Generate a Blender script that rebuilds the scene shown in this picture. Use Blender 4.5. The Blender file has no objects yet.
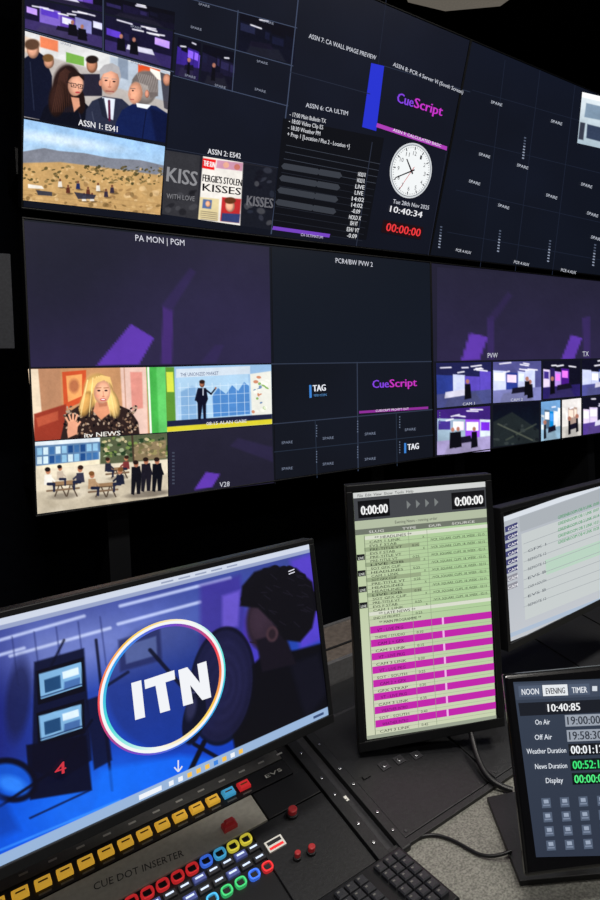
import bpy, numpy as np, math, random
from mathutils import Matrix, Vector
random.seed(4); np.random.seed(4)
CZ=1.55   # eye height
sc=bpy.context.scene
try: sc.view_settings.view_transform='Standard'
except Exception: pass
# ------------------------------------------------------------ calibration (lens + pose of the phone camera)
F,CX,CY,PI_,RO=624.88,406.0,387.93,-0.0100,-0.0462
fw=np.array([0,math.cos(PI_),math.sin(PI_)]);u0=np.array([0,-math.sin(PI_),math.cos(PI_)]);r0=np.array([1.,0,0])
RR=r0*math.cos(RO)+u0*math.sin(RO); UU=u0*math.cos(RO)-r0*math.sin(RO)
cd=bpy.data.cameras.new('camera');cam=bpy.data.objects.new('camera',cd);sc.collection.objects.link(cam)
cd.sensor_fit='VERTICAL';cd.sensor_height=36;cd.sensor_width=24;cd.lens=F*36/900
cd.shift_x=(300-CX)/900;cd.shift_y=-(450-CY)/900;cd.clip_start=.01
cam.matrix_world=Matrix(((RR[0],UU[0],-fw[0],0),(RR[1],UU[1],-fw[1],0),(RR[2],UU[2],-fw[2],CZ),(0,0,0,1)))
sc.camera=cam
KR=np.array([[F,0,CX],[0,F,CY],[0,0,1]])@np.array([RR,-UU,fw])
def lin(c):
    c=np.asarray(c,float)/255; return np.where(c<=.04045,c/12.92,((c+.055)/1.055)**2.4)
# ------------------------------------------------------------ materials
def mat(name,col,rough=.5,metal=0,spec=.5,noise=0,nscale=200,bump=0,emit=0):
    m=bpy.data.materials.new(name);m.use_nodes=True;nt=m.node_tree;b=nt.nodes['Principled BSDF']
    c=list(lin(col))+[1]
    b.inputs['Base Color'].default_value=c;b.inputs['Roughness'].default_value=rough;b.inputs['Metallic'].default_value=metal
    b.inputs['Specular IOR Level'].default_value=spec
    if emit: b.inputs['Emission Color'].default_value=c;b.inputs['Emission Strength'].default_value=emit
    tc=nt.nodes.new('ShaderNodeTexCoord');n=nt.nodes.new('ShaderNodeTexNoise');n.inputs['Scale'].default_value=nscale;n.inputs['Detail'].default_value=4
    nt.links.new(tc.outputs['Object'],n.inputs['Vector'])
    if noise:
        r=nt.nodes.new('ShaderNodeValToRGB');r.color_ramp.elements[0].position=.35;r.color_ramp.elements[1].position=.65
        r.color_ramp.elements[0].color=[x*(1-noise) for x in c[:3]]+[1];r.color_ramp.elements[1].color=[min(1,x*(1+noise)) for x in c[:3]]+[1]
        nt.links.new(n.outputs['Fac'],r.inputs['Fac']);nt.links.new(r.outputs['Color'],b.inputs['Base Color'])
    if bump:
        bp=nt.nodes.new('ShaderNodeBump');bp.inputs['Strength'].default_value=bump;bp.inputs['Distance'].default_value=.002
        nt.links.new(n.outputs['Fac'],bp.inputs['Height']);nt.links.new(bp.outputs['Normal'],b.inputs['Normal'])
    return m
M={}
M['plastic']=mat('black_plastic',(16,17,20),.42,0,.4,.15,300)
M['gloss']=mat('gloss_bezel',(12,12,15),.2,0,.5,.1,300)
M['metal']=mat('black_metal',(24,25,28),.45,.2,.5,.2,150,.15)
M['shelf']=mat('dark_shelf',(40,40,44),.5,0,.4,.2,90,.2)
M['desk']=mat('speckled_laminate',(112,112,106),.5,0,.4,.4,260,.1)
M['silver']=mat('silver_panel',(168,166,156),.45,.1,.5,.08,120)
M['strip']=mat('grey_strip',(96,96,94),.45,.1,.5,.08,120)
M['alu']=mat('aluminium_trim',(140,140,142),.35,.7,.5,.1,120)
M['wood']=mat('greybrown_laminate',(92,84,78),.5,0,.4,.2,60)
M['wall']=mat('black_wall_paint',(8,10,16),.95,0,.05,.15,40)
M['wallg']=mat('grey_wall_paint',(60,62,68),.8,0,.2,.1,40)
M['ceil']=mat('dark_ceiling',(12,13,17),.95,0,.05,.1,30)
M['carpet']=mat('carpet',(20,22,28),.95,0,.1,.4,400,.5)
M['lamp']=mat('lamp_diffuser',(226,216,200),.5,0,.5,.02,20,0,1.0)
M['ceilw']=mat('lit_ceiling_glow',(190,180,165),.8,0,.2,.08,90,0,.22)  # pale colour plus faint emission puts the lit look of the ceiling into the material
M['speaker']=mat('speaker_grey',(52,54,60),.6,0,.3,.15,120)
M['amber']=mat('amber_button',(240,184,60),.35,0,.5,.04,200,0,.5)
M['red']=mat('red_button',(214,44,48),.35,0,.5,.04,200,0,.5)
M['dred']=mat('dark_red_knob',(150,36,40),.4,0,.5,.04,200,0,.12)
M['cyan']=mat('cyan_button',(70,170,220),.35,0,.5,.04,200,0,.5)
M['green']=mat('green_button',(60,190,110),.35,0,.5,.04,200,0,.5)
M['yellow']=mat('yellow_ring',(232,218,70),.35,0,.5,.04,200,0,.45)
M['blue']=mat('blue_ring',(60,110,230),.35,0,.5,.04,200,0,.6)
M['white']=mat('label_white',(205,205,200),.5,0,.4,.03,200)
M['ink']=mat('ink',(28,28,32),.6,0,.3,.03,200)
M['inka']=mat('button_legend',(120,86,30),.6,0,.3,.03,200)
M['key']=mat('key_cap',(40,41,46),.45,0,.4,.1,200)
M['keyb']=mat('lit_key_cap',(70,80,140),.45,0,.4,.1,200,0,.25)
M['keyl']=mat('key_legend',(190,206,235),.45,0,.4,.05,200,0,.5)
M['chrome']=mat('chrome',(150,152,156),.25,.9,.5,.05,100)
def screenmat():
    m=bpy.data.materials.new('screen_picture');m.use_nodes=True;nt=m.node_tree;b=nt.nodes['Principled BSDF']
    a=nt.nodes.new('ShaderNodeVertexColor');a.layer_name='Col'
    b.inputs['Base Color'].default_value=(.006,.006,.008,1);b.inputs['Roughness'].default_value=.3;b.inputs['Specular IOR Level'].default_value=.2
    nt.links.new(a.outputs['Color'],b.inputs['Emission Color']);b.inputs['Emission Strength'].default_value=1.04
    try: m.cycles.emission_sampling='NONE'
    except Exception: pass
    return m
M['pic']=screenmat()
# ------------------------------------------------------------ helpers
def empty(name,mw=None):
    o=bpy.data.objects.new(name,None);sc.collection.objects.link(o);o.empty_display_size=.05
    if mw is not None:o.matrix_world=mw
    return o
class Mesh:
    def __init__(s): s.v=[];s.f=[];s.m=[];s.mats=[]
    def mi(s,k):
        if k not in s.mats:s.mats.append(k)
        return s.mats.index(k)
    def add(s,vs,fs,k):
        b=len(s.v);s.v+= [tuple(map(float,x)) for x in vs];i=s.mi(k)
        for f in fs:s.f.append([b+j for j in f]);s.m.append(i)
    def prism(s,pts,z0,z1,k,inset=0):
        n=len(pts);pts=[np.array(p,float) for p in pts]
        ar=sum(pts[i][0]*pts[(i+1)%n][1]-pts[(i+1)%n][0]*pts[i][1] for i in range(n))
        if ar<0: pts=pts[::-1]
        c=sum(pts)/n
        if inset:
            h=min(inset,(z1-z0)*.5);top=[p+(c-p)/max(1e-9,np.linalg.norm(c-p))*inset*1.3 for p in pts]
            vs=[(p[0],p[1],z0) for p in pts]+[(p[0],p[1],z1-h) for p in pts]+[(p[0],p[1],z1) for p in top]
            fs=[list(range(n))[::-1],[2*n+i for i in range(n)]]
            for l in (0,1):
                for i in range(n):
                    j=(i+1)%n;fs.append([l*n+i,l*n+j,(l+1)*n+j,(l+1)*n+i])
        else:
            vs=[(p[0],p[1],z0) for p in pts]+[(p[0],p[1],z1) for p in pts]
            fs=[list(range(n))[::-1],[n+i for i in range(n)]]+[[i,(i+1)%n,n+(i+1)%n,n+i] for i in range(n)]
        s.add(vs,fs,k)
    def box(s,x0,x1,y0,y1,z0,z1,k,inset=.0): s.prism([(x0,y0),(x1,y0),(x1,y1),(x0,y1)],z0,z1,k,inset)
    def cyl(s,x,y,r,z0,z1,k,n=20,inset=0):
        s.prism([(x+r*math.cos(2*math.pi*i/n),y+r*math.sin(2*math.pi*i/n)) for i in range(n)],z0,z1,k,inset)
    def ring(s,x,y,r,t,z0,z1,k,n=20):
        vs=[];
        for rr,z in((r,z0),(r,z1),(r-t,z1),(r-t,z0)):
            for i in range(n):
                a=2*math.pi*i/n;q=(abs(math.cos(a))**3+abs(math.sin(a))**3)**(-1/3)
                vs.append((x+rr*q*math.cos(a),y+rr*q*math.sin(a),z))
        fs=[]
        for l in range(4):
            for i in range(n):
                j=(i+1)%n;m=(l+1)%4;fs.append([l*n+i,l*n+j,m*n+j,m*n+i])
        s.add(vs,fs,k)
    def obj(s,name,parent=None,bevel=0):
        me=bpy.data.meshes.new(name);me.from_pydata(s.v,[],s.f);me.update()
        for k in s.mats: me.materials.append(M[k])
        me.polygons.foreach_set('material_index',s.m)
        o=bpy.data.objects.new(name,me);sc.collection.objects.link(o)
        if parent:o.parent=parent
        if bevel:
            b=o.modifiers.new('bev','BEVEL');b.width=bevel;b.segments=2;b.limit_method='ANGLE'
        return o
def tube(name,pts,r,k,parent=None):
    c=bpy.data.curves.new(name,'CURVE');c.dimensions='3D';c.bevel_depth=r;c.bevel_resolution=4;c.resolution_u=8
    sp=c.splines.new('NURBS');sp.points.add(len(pts)-1)
    for p,q in zip(sp.points,pts):p.co=(q[0],q[1],q[2],1)
    sp.use_endpoint_u=True;sp.order_u=4
    c.materials.append(M[k]);o=bpy.data.objects.new(name,c);sc.collection.objects.link(o)
    if parent:o.parent=parent
    return o
_tc={}
def textgeo(st):
    if st in _tc:return _tc[st]
    c=bpy.data.curves.new('t','FONT');c.body=st;c.resolution_u=2;c.size=1
    o=bpy.data.objects.new('t',c);sc.collection.objects.link(o)
    dg=bpy.context.evaluated_depsgraph_get();me=o.evaluated_get(dg).to_mesh()
    v=np.array([x.co[:] for x in me.vertices]);f=[list(p.vertices) for p in me.polygons]
    o.evaluated_get(dg).to_mesh_clear();bpy.data.objects.remove(o);bpy.data.curves.remove(c)
    if len(v):
        w=v[:,0].max()-v[:,0].min();v[:,0]-=v[:,0].min();v[:,0]/=w;v[:,1]/=.70
    _tc[st]=(v,f);return v,f
_N=np.random.RandomState(9).rand(128,128)
def vn(X,Y,cell,o=0):
    x=X/cell+o*17.3+500;y=Y/cell+o*9.1+500;i=np.floor(x).astype(int);j=np.floor(y).astype(int);a=x-i;b=y-j;a=a*a*(3-2*a);b=b*b*(3-2*b)
    g=lambda p,q:_N[p%128,q%128]
    return (g(i,j)*(1-a)+g(i+1,j)*a)*(1-b)+(g(i,j+1)*(1-a)+g(i+1,j+1)*a)*b
class Frame:
    """a flat surface standing in the room: origin, unit axes U (right) V (up)"""
    def __init__(s,P,U,V):
        s.P=np.array(P,float);s.U=np.array(U,float);s.V=np.array(V,float);s.N=np.cross(s.U,s.V)
        s.H=KR@np.stack([s.U,s.V,s.P],1);s.Hi=np.linalg.inv(s.H)
        s.M=Matrix(((s.U[0],s.V[0],s.N[0],s.P[0]),(s.U[1],s.V[1],s.N[1],s.P[1]),(s.U[2],s.V[2],s.N[2],s.P[2]+CZ),(0,0,0,1)))
    def loc(s,p):
        q=s.Hi@np.array([p[0],p[1],1.]);return q[:2]/q[2]
    def fwd(s,A):
        q=s.H@np.stack([A[:,0],A[:,1],np.ones(len(A))]);return q[0]/q[2],q[1]/q[2]
def rect_frame(P,yaw,tilt,h=0):
    u=np.array([math.cos(yaw),math.sin(yaw),0]);n=np.array([-math.sin(yaw),math.cos(yaw),0])
    v=-(np.array([0,0,-1])*math.cos(tilt)+n*math.sin(tilt))
    return Frame(P,u,v)
class Pic:
    """flat picture shown by a screen; vertex coloured mesh in the screen's own plane"""
    def __init__(s,fr): s.fr=fr;s.v=[];s.f=[];s.c=[];s.n=0;s.z=.0008
    def put(s,v,f,c):
        s.v.append(v);s.c.append(c);
        for q in f:s.f.append([s.n+i for i in q])
        s.n+=len(v)
    def poly(s,pts,col,z=None):
        if z is None: s.z+=3e-5;z=s.z
        P=[s.fr.loc(p) for p in pts];n=len(P)
        ar=sum(P[i][0]*P[(i+1)%n][1]-P[(i+1)%n][0]*P[i][1] for i in range(n))
        if ar<0:P=P[::-1]
        v=np.array([(a,b,z) for a,b in P]);s.put(v,[list(range(n))],np.tile(lin(col),(n,1)))
    def line(s,p,q,w,col):
        p=np.array(p,float);q=np.array(q,float);d=(q-p)/np.linalg.norm(q-p);n=np.array([-d[1],d[0]])*w/2
        s.poly([p+n,q+n,q-n,p-n],col)
    def txt(s,st,p,q,h,col,z=.0062,bold=0):
        v,f=textgeo(st)
        if not len(v):return
        a=s.fr.loc(p);b=s.fr.loc(q);up=s.fr.loc((p[0],p[1]-h))-a
        o=np.zeros((len(v),3));d=b-a
        upv=np.array([-d[1],d[0]])/np.linalg.norm(d)*np.linalg.norm(up)
        o[:,:2]=a+v[:,:1]*d+v[:,1:2]*upv;o[:,2]=z
        s.put(o,f,np.tile(lin(col),(len(v),1)))
        if bold:
            for k in (-1,1):
                o2=o.copy();o2[:,:2]+=d/np.linalg.norm(d)*np.linalg.norm(up)*.05*k*bold;o2[:,2]=z+1e-5*k
                s.put(o2,f,np.tile(lin(col),(len(v),1)))
    def tile(s,quad,step=1.0,warp=0): return Tile(s,quad,step,warp)
    def obj(s,parent,name='picture',off=(0,0)):
        V=np.concatenate(s.v);C=np.concatenate(s.c);me=bpy.data.meshes.new(name);V=V.copy();V[:,0]+=off[0];V[:,1]+=off[1]
        me.from_pydata(V.tolist(),[],s.f);me.update()
        at=me.color_attributes.new('Col','FLOAT_COLOR','POINT');at.data.foreach_set('color',np.concatenate([C,np.ones((len(C),1))],1).astype(np.float32).ravel())
        me.materials.append(M['pic']);o=bpy.data.objects.new(name,me);sc.collection.objects.link(o);o.parent=parent;return o
class Tile:
    def __init__(s,pic,quad,step,warp=0):
        s.pic=pic;L=[pic.fr.loc(p) for p in quad];q=np.array(quad,float);s.Lq=L
        nx=max(2,int(max(np.linalg.norm(q[1]-q[0]),np.linalg.norm(q[2]-q[3]))/step));ny=max(2,int(max(np.linalg.norm(q[3]-q[0]),np.linalg.norm(q[2]-q[1]))/step))
        s.nx,s.ny=nx,ny;a,b=np.meshgrid(np.linspace(0,1,nx+1),np.linspace(0,1,ny+1));a=a.ravel()[:,None];b=b.ravel()[:,None]
        s.a=a[:,0];s.b=b[:,0]
        s.L=(L[0]*(1-a)+L[1]*a)*(1-b)+(L[3]*(1-a)+L[2]*a)*b
        s.X,s.Y=pic.fr.fwd(s.L);s.X0,s.Y0=s.X.copy(),s.Y.copy();s.C=np.zeros((len(a),3))
        if warp:
            s.X=s.X0+(vn(s.X0,s.Y0,3.5,1)-.5)*2*warp;s.Y=s.Y0+(vn(s.X0,s.Y0,3.5,3)-.5)*2*warp
    def q(s,a,b):
        L=s.Lq;p=(L[0]*(1-a)+L[1]*a)*(1-b)+(L[3]*(1-a)+L[2]*a)*b;x,y=s.pic.fr.fwd(np.array([p]));return (x[0],y[0])
    def npoly(s,pts,c,soft=1,a=1): return s.poly([s.q(*p) for p in pts],c,soft,a)
    def nline(s,p,q,w,c,a=1,soft=1): return s.line(s.q(*p),s.q(*q),w,c,a,soft)
    def photo(s,amp=.05,grain=2.5,cells=(14,6,2.2),con=1.12,sat=1.12):
        s.C=(s.C-118)*con+118 if con!=1 else s.C
        lum=s.C.mean(1,keepdims=True);s.C=lum+(s.C-lum)*sat
        m=sum((vn(s.X0,s.Y0,c,k+5)-.5)*2*amp/(1+.5*k) for k,c in enumerate(cells))
        s.C=s.C*(1+m[:,None]);s.C+=((vn(s.X0,s.Y0,.9,11)-.5)*2*grain)[:,None];s.C=np.maximum(s.C,6);return s
    def mix(s,m,c): s.C=s.C*(1-m[:,None])+np.asarray(c,float)*m[:,None];return s
    def fill(s,c): s.C[:]=c;return s
    def gv(s,c0,c1): s.C=np.outer(1-s.b,c0)+np.outer(s.b,c1);return s
    def ell(s,x,y,rx,ry,c,rot=0,soft=.15,a=1):
        dx=s.X-x;dy=s.Y-y;cr,sr=math.cos(rot),math.sin(rot);d=np.sqrt(((dx*cr+dy*sr)/rx)**2+((-dx*sr+dy*cr)/ry)**2)
        return s.mix(np.clip((1+soft/2-d)/soft,0,1)*a,c)
    def ball(s,x,y,rx,ry,c,rot=0,soft=.15,lx=-.4,ly=-.4,k=.35):
        """rounded form inside a picture (a face, a head)"""
        s.ell(x,y,rx,ry,np.array(c)*(1-k),rot,soft);s.ell(x+lx*rx*.35,y+ly*ry*.25,rx*.82,ry*.85,c,rot,.5);s.ell(x+lx*rx*.6,y+ly*ry*.5,rx*.45,ry*.45,np.clip(np.array(c)*1.14,0,255),rot,1,.7);return s
    def poly(s,pts,c,soft=1.2,a=1):
        P=np.array(pts,float);n=len(P);ins=np.zeros(len(s.X),bool);D=np.full(len(s.X),1e9)
        for i in range(n):
            x1,y1=P[i];x2,y2=P[(i+1)%n];ex,ey=x2-x1,y2-y1
            t=np.clip(((s.X-x1)*ex+(s.Y-y1)*ey)/(ex*ex+ey*ey+1e-9),0,1);D=np.minimum(D,np.hypot(s.X-x1-t*ex,s.Y-y1-t*ey))
            cnd=((y1>s.Y)!=(y2>s.Y));xi=(x2-x1)*(s.Y-y1)/(y2-y1+1e-12)+x1;ins^=cnd&(s.X<xi)
        sd=np.where(ins,D,-D);return s.mix(np.clip(sd/soft+.5,0,1)*a,c)
    def line(s,p,q,w,c,a=1,soft=.8):
        p=np.array(p,float);q=np.array(q,float);e=q-p;t=np.clip(((s.X-p[0])*e[0]+(s.Y-p[1])*e[1])/(e@e),0,1)
        D=np.hypot(s.X-p[0]-t*e[0],s.Y-p[1]-t*e[1]);return s.mix(np.clip((w/2-D)/soft+.5,0,1)*a,c)
    def blobs(s,n,box,cols,r,soft=.6,a=.8):
        for i in range(n):
            s.ell(random.uniform(box[0],box[2]),random.uniform(box[1],box[3]),random.uniform(r[0],r[1]),random.uniform(r[0],r[1])*.7,random.choice(cols),random.uniform(-.5,.5),soft,a)
        return s
    def done(s,z=None):
        if z is None: s.pic.z+=3e-5;z=s.pic.z
        v=np.concatenate([s.L,np.full((len(s.L),1),z)],1);w=s.nx+1
        f=[[j*w+i,(j+1)*w+i,(j+1)*w+i+1,j*w+i+1] for j in range(s.ny) for i in range(s.nx)]
        s.pic.put(v,f,lin(np.clip(s.C,0,255)))
def monitor(name,fr,w,h,bez,depth,k='plastic',bottom=None):
    e=empty(name,fr.M);m=Mesh()
    m.box(0,w,-h,0,-depth,-.001,k)
    bb=bottom or bez
    for r in((0,w,-bez,0),(0,w,-h,-h+bb),(0,bez,-h+bb,-bez),(w-bez,w,-h+bb,-bez)): m.box(*r,-.001,.004,k)
    m.box(w*.2,w*.8,-h*.8,-h*.25,-depth-.03,-depth,k,.01)
    m.obj('housing',e,.0015)
    return e
# a TV studio / gallery camera feed
def feed(p,q,pal,floor,top=(24,24,40),people=1,step=.7,lights=3):
    t=p.tile(q,step);t.fill(top);n=random.randint(4,6);x=0
    for i in range(n):
        w_=random.uniform(.12,.3);c=random.choice(pal);y0=random.uniform(.18,.34);t.npoly([(x,y0),(x+w_,y0+.03),(x+w_,.74),(x,.72)],c,.8)
        if random.random()<.6:
            t.npoly([(x+.02,y0+.06),(x+w_-.03,y0+.08),(x+w_-.03,y0+.27),(x+.02,y0+.25)],np.clip(np.array(random.choice(pal))*1.5,0,255),.7)
        x+=w_
        if x>1:break
    t.npoly([(-.1,.7),(1.1,.66),(1.1,1.2),(-.1,1.2)],floor,1);t.npoly([(.2,.78),(.7,.72),(.9,1.1),(.1,1.1)],np.array(floor)*.7+25,2,.7)
    for i in range(lights):
        a=random.uniform(.03,.75);b=random.uniform(.04,.28);t.nline((a,b),(a+random.uniform(.1,.25),b+random.uniform(-.04,.04)),1.3,(240,238,250),1)
    xx=random.uniform(.3,.6);t.npoly([(xx-.16,.66),(xx+.2,.62),(xx+.24,.76),(xx-.18,.8)],(210,208,224) if random.random()<.5 else (30,28,44),.8)
    for i in range(people):
        a=random.uniform(.15,.85);b=random.uniform(.5,.6);t.npoly([(a-.05,b),(a+.05,b),(a+.07,b+.34),(a-.06,b+.36)],(18,16,26),.7);x_,y_=t.q(a,b-.06);t.ell(x_,y_,1.7,2.2,(170,122,106),soft=.4)
    t.photo(.06,3);t.done()
# ============================================================ VIDEO WALL
W=1.88;H=W*9/16
fB=rect_frame((-1.3108,2.1854,.6362),.671,.0405)
fT=rect_frame((-1.077,1.8911,1.6517),.671,.3735)
fB2=Frame(fB.P+fB.U*W,fB.U,fB.V);fT2=Frame(fT.P+fT.U*W,fT.U,fT.V)
TXT=(205,208,218)
eT=monitor('wall_display',fT,W,H,.006,.07);eT2=monitor('wall_display',fT2,W,H,.006,.07)
eB=monitor('wall_display',fB,W,H,.006,.07);eB2=monitor('wall_display',fB2,W,H,.006,.07)
def base(p,c0,c1):
    f=p.fr;b=.008;q=[(b,-b),(W-b,-b),(W-b,-H+b),(b,-H+b)]
    X,Y=f.fwd(np.array(q));t=p.tile(list(zip(X,Y)),6);t.gv(c0,c1);t.photo(.08,0,(80,40,20),1,1);t.done(.0005)
# ---------- bottom-left display
p=Pic(fB);base(p,(13,19,30),(14,18,28))
t=p.tile([(24,221),(269,247),(271,363),(29,367)],2)
t.gv((35,33,54),(42,36,68));t.ell(60,250,90,70,(28,28,46),soft=1.5);t.ell(230,330,90,60,(45,40,74),soft=1.6,a=.6)
t.poly([(163,306),(173,310),(172,364),(161,364)],(66,42,112),1.5);t.poly([(161,306),(190,268),(196,272),(171,312)],(50,38,86),2,.7)
t.poly([(131,324),(154,338),(139,364),(96,366)],(94,56,172),1.2)
t.poly([(215,345),(224,345),(216,363),(200,363)],(52,40,90),2,.6)
t.photo(.03,1,(40,14,6),1,1);t.done()
p.txt('PA MON | PGM',(135,241),(184,246),6.2,(215,215,225))
t=p.tile([(271,248),(430,264),(431,361),(272,363)],4);t.gv((13,20,31),(15,22,34));t.done()
p.txt('PCR4/BW PVW 2',(335,263),(372,267),5,(210,212,222))
# presenter
t=p.tile([(28,369),(165,367),(167,432),(35,441)],.5)
t.fill((190,146,110));t.poly([(28,366),(60,368),(64,442),(34,442)],(178,136,108),2);t.poly([(28,369),(38,369),(44,440),(34,441)],(224,208,186),1)
t.poly([(62,372),(86,370),(86,400),(64,410)],(196,92,60),1);t.poly([(66,376),(82,374),(82,396),(68,402)],(228,168,112),1);t.ell(74,386,5,7,(150,90,70),soft=.6,a=.7)
t.poly([(120,366),(146,366),(148,434),(124,434)],(226,196,184),1.5);t.poly([(130,372),(142,372),(143,408),(132,410)],(206,120,110),1.5,.6);t.poly([(146,364),(168,364),(170,436),(150,436)],(80,168,84),1);t.poly([(156,364),(168,364),(170,436),(159,436)],(112,196,116),2,.8);t.line((148,366),(151,436),2,(236,240,230))
t.poly([(34,414),(66,404),(66,442),(34,444)],(146,66,52),1.5);t.poly([(36,418),(58,411),(58,420),(38,427)],(196,110,84),1.5,.6);t.line((124,368),(127,432),1,(190,150,130))
t.poly([(66,414),(78,406),(92,403),(116,404),(130,410),(138,422),(140,438),(60,441)],(52,40,38),1)
for i in range(170):
    x=random.uniform(64,138);y=random.uniform(406,438);t.ell(x,y,1.5,.9,random.choice([(146,120,100),(22,18,22),(176,156,138),(36,28,30),(96,78,68)]),random.random()*3,.4)
t.poly([(60,400),(66,414),(60,441),(50,441)],(196,146,116),1,0)
t.ball(98,391,14,17,(220,182,118),0,.15);t.ball(112,403,7,15,(226,190,128),-.3,.2);t.ball(86,404,6,13,(200,158,98),.3,.2)
for k in range(18):
    a=random.uniform(-.6,.6);t.line((98+a*20,376+abs(a)*8),(98+a*34,412+random.uniform(-4,6)),.8,random.choice([(250,228,172),(150,112,66),(238,206,144)]),.6,.6)
t.poly([(96,402),(107,402),(110,413),(101,420),(93,411)],(212,152,122),1);t.poly([(98,402),(107,402),(107,406),(99,407)],(168,112,90),1,.7)
t.ball(102,392,8.2,11.5,(232,178,150),.08,.12,.3,-.3,.2);t.poly([(92,390),(94,379),(101,375),(110,377),(113,388),(110,383),(104,380),(97,383)],(232,198,134),1)
for ex in(98.8,106):t.ell(ex,390.6,1.6,.9,(60,42,44),soft=.4);t.line((ex-2.2,388),(ex+2.2,387.7),.8,(140,98,68),.8,.6)
t.line((103,391.5),(103.6,396),.7,(200,142,118),.8);t.ell(103.3,396.4,1.4,.7,(186,122,100),soft=.6,a=.8);t.ell(103,399.6,3,1.3,(180,66,76),soft=.4);t.ell(103,399.4,2.2,.55,(248,238,232),soft=.4);t.ell(97.6,396,2,1.6,(226,140,122),soft=1,a=.4)
t.poly([(67,432),(68,422),(73,419),(78,423),(77,434),(68,438)],(218,162,136),.8)
for a,b in (((69,423),(66,418)),((71,421),(69,415)),((73,420),(73,414)),((75.5,420),(77,415)),((77,426),(80,422))):t.line(a,b,1.9,(226,172,144),1,.6)
t.photo(.04,3);t.done()
p.txt('itv NEWS',(84,437.5),(120,435),4.6,(240,238,230),bold=.4)
# weather
t=p.tile([(165,367),(271,364),(272,424),(167,432)],.5)
t.gv((150,182,214),(196,214,228));t.poly([(165,367),(174,367),(176,430),(166,430)],(96,140,62),1);t.poly([(166,372),(173,372),(174,392),(167,392)],(206,214,90),1)
t.poly([(176,369),(250,366),(250,374),(176,378)],(206,216,226),1);t.poly([(177,378),(248,374),(250,418),(179,423)],(176,204,226),.8);t.poly([(180,392),(192,386),(206,390),(207,419),(181,421)],(122,160,200),2,.7)
t.poly([(212,396),(218,388),(226,394),(232,385),(238,391),(244,382),(249,386),(250,414),(213,417)],(74,124,184),.8,.85)
for i in range(9): t.line((180+8*i,383),(181+8*i,421),.5,(226,236,244),.7,.5)
for i in range(4): t.line((178,388+9*i),(249,384+9*i),.5,(226,236,244),.7,.5)
t.poly([(250,374),(271,371),(272,414),(252,417)],(226,226,218),1);t.blobs(22,(253,376,270,412),[(120,160,80),(190,120,90),(90,120,160),(240,240,230)],(1,2.6),.3)
t.poly([(167,421),(272,414),(272,420),(167,427)],(38,42,66),.8);t.poly([(167,427),(272,419),(272,424),(167,432)],(206,196,66),.8)
t.ball(202,384,2.6,3.4,(150,104,84));t.ell(202,381.8,2.8,2,(50,34,30),soft=.4)
t.poly([(198,388),(206,388),(208,399),(206,404),(206,419),(203.4,419),(202.4,405),(200.6,420),(198,420),(197.5,403),(195,399)],(20,22,40),.7)
t.line((206,390),(211,394),1.7,(20,22,40));t.line((211,394),(215,389),1.4,(20,22,40));t.ell(215.6,388,1,1,(160,112,92));t.line((198,390),(195.5,400),1.6,(28,30,50));t.line((203,388.5),(203,395),1,(220,226,236))
t.photo(.02,3);t.done()
p.txt('THE UNIONIZED MARKET',(180,376.5),(218,374.8),3.6,(46,70,120))
p.txt('08:15 ALAN GABE',(206,425.2),(246,422.2),3.2,(220,220,225),bold=.3)
# outdoor tables
t=p.tile([(35,442),(167,433),(168,496),(37,514)],.5)
t.fill((190,184,170));t.poly([(34,440),(102,436),(102,462),(36,470)],(104,132,164),1);t.poly([(34,440),(168,432),(168,437),(34,446)],(222,230,236),1)
for i in range(11):
    for j in range(2):
        x=37+6.2*i;y=448-.5*i+j*9;t.poly([(x,y),(x+4.8,y-.3),(x+4.9,y+7),(x+.1,y+7.3)],random.choice([(44,80,130),(150,190,216),(74,114,160),(206,224,232)]),.6)
t.poly([(36,466),(102,459),(102,464),(36,471)],(230,220,196),1)
t.poly([(100,437),(168,432),(168,462),(100,464)],(90,96,74),1.5);t.blobs(90,(102,438,168,456),[(50,78,40),(124,144,84),(36,58,38),(176,184,152),(212,196,160)],(1,3),.3);t.line((132,434),(134,466),2,(70,60,50));t.poly([(134,444),(166,440),(166,458),(134,461)],(186,150,120),1.5,.5)
t.poly([(34,470),(168,459),(168,500),(36,516)],(220,210,190),1.5);t.poly([(36,492),(168,474),(168,500),(37,516)],(180,170,152),3,.7);t.blobs(16,(36,476,166,512),[(160,150,132),(228,220,204)],(3,9),1,.4)
def table(x,y,k=1):
    t.ell(x,y+14*k,14*k,3*k,(116,108,98),-.1,.7,.6);t.poly([(x-12*k,y),(x+10*k,y-2*k),(x+14*k,y+2*k),(x-10*k,y+4.5*k)],(146,120,94),.7);t.line((x-11*k,y+4*k),(x+13*k,y+2*k),.8,(80,64,50))
    for a,b in((-5,-9),(-3,2),(6,3),(8,13)): t.line((x+a*k,y+3.5*k),(x+b*k,y+14*k),1.3,(84,72,62))
    t.line((x-17*k,y+9*k),(x+15*k,y+6*k),1.8,(124,104,86))
def sitter(x,y,c,k=1,f=1):
    t.ell(x,y-7*k,2.5*k,3.2*k,(178,126,100),soft=.3);t.ell(x-.5*f,y-8.6*k,2.8*k,2.3*k,random.choice([(54,38,32),(36,30,30),(120,84,54)]),soft=.3)
    t.poly([(x-3.6*k,y-3*k),(x+3.4*k,y-3.4*k),(x+4.6*k,y+6*k),(x-4*k,y+7*k)],c,.8);t.line((x+2*f*k,y-1*k),(x+6.5*f*k,y+3*k),1.9*k,c);t.line((x,y+6*k),(x+6*f*k,y+6*k),3*k,(40,44,64));t.line((x+6*f*k,y+6*k),(x+6*f*k,y+13*k),2.2*k,(40,44,64))
table(118,468,.7);sitter(108,466,(46,46,60),.8);sitter(126,464,(120,60,60),.8,-1)
table(64,482);sitter(48,478,(232,228,220));sitter(80,476,(60,60,76),1,-1);sitter(60,474,(190,176,160),.85)
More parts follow.
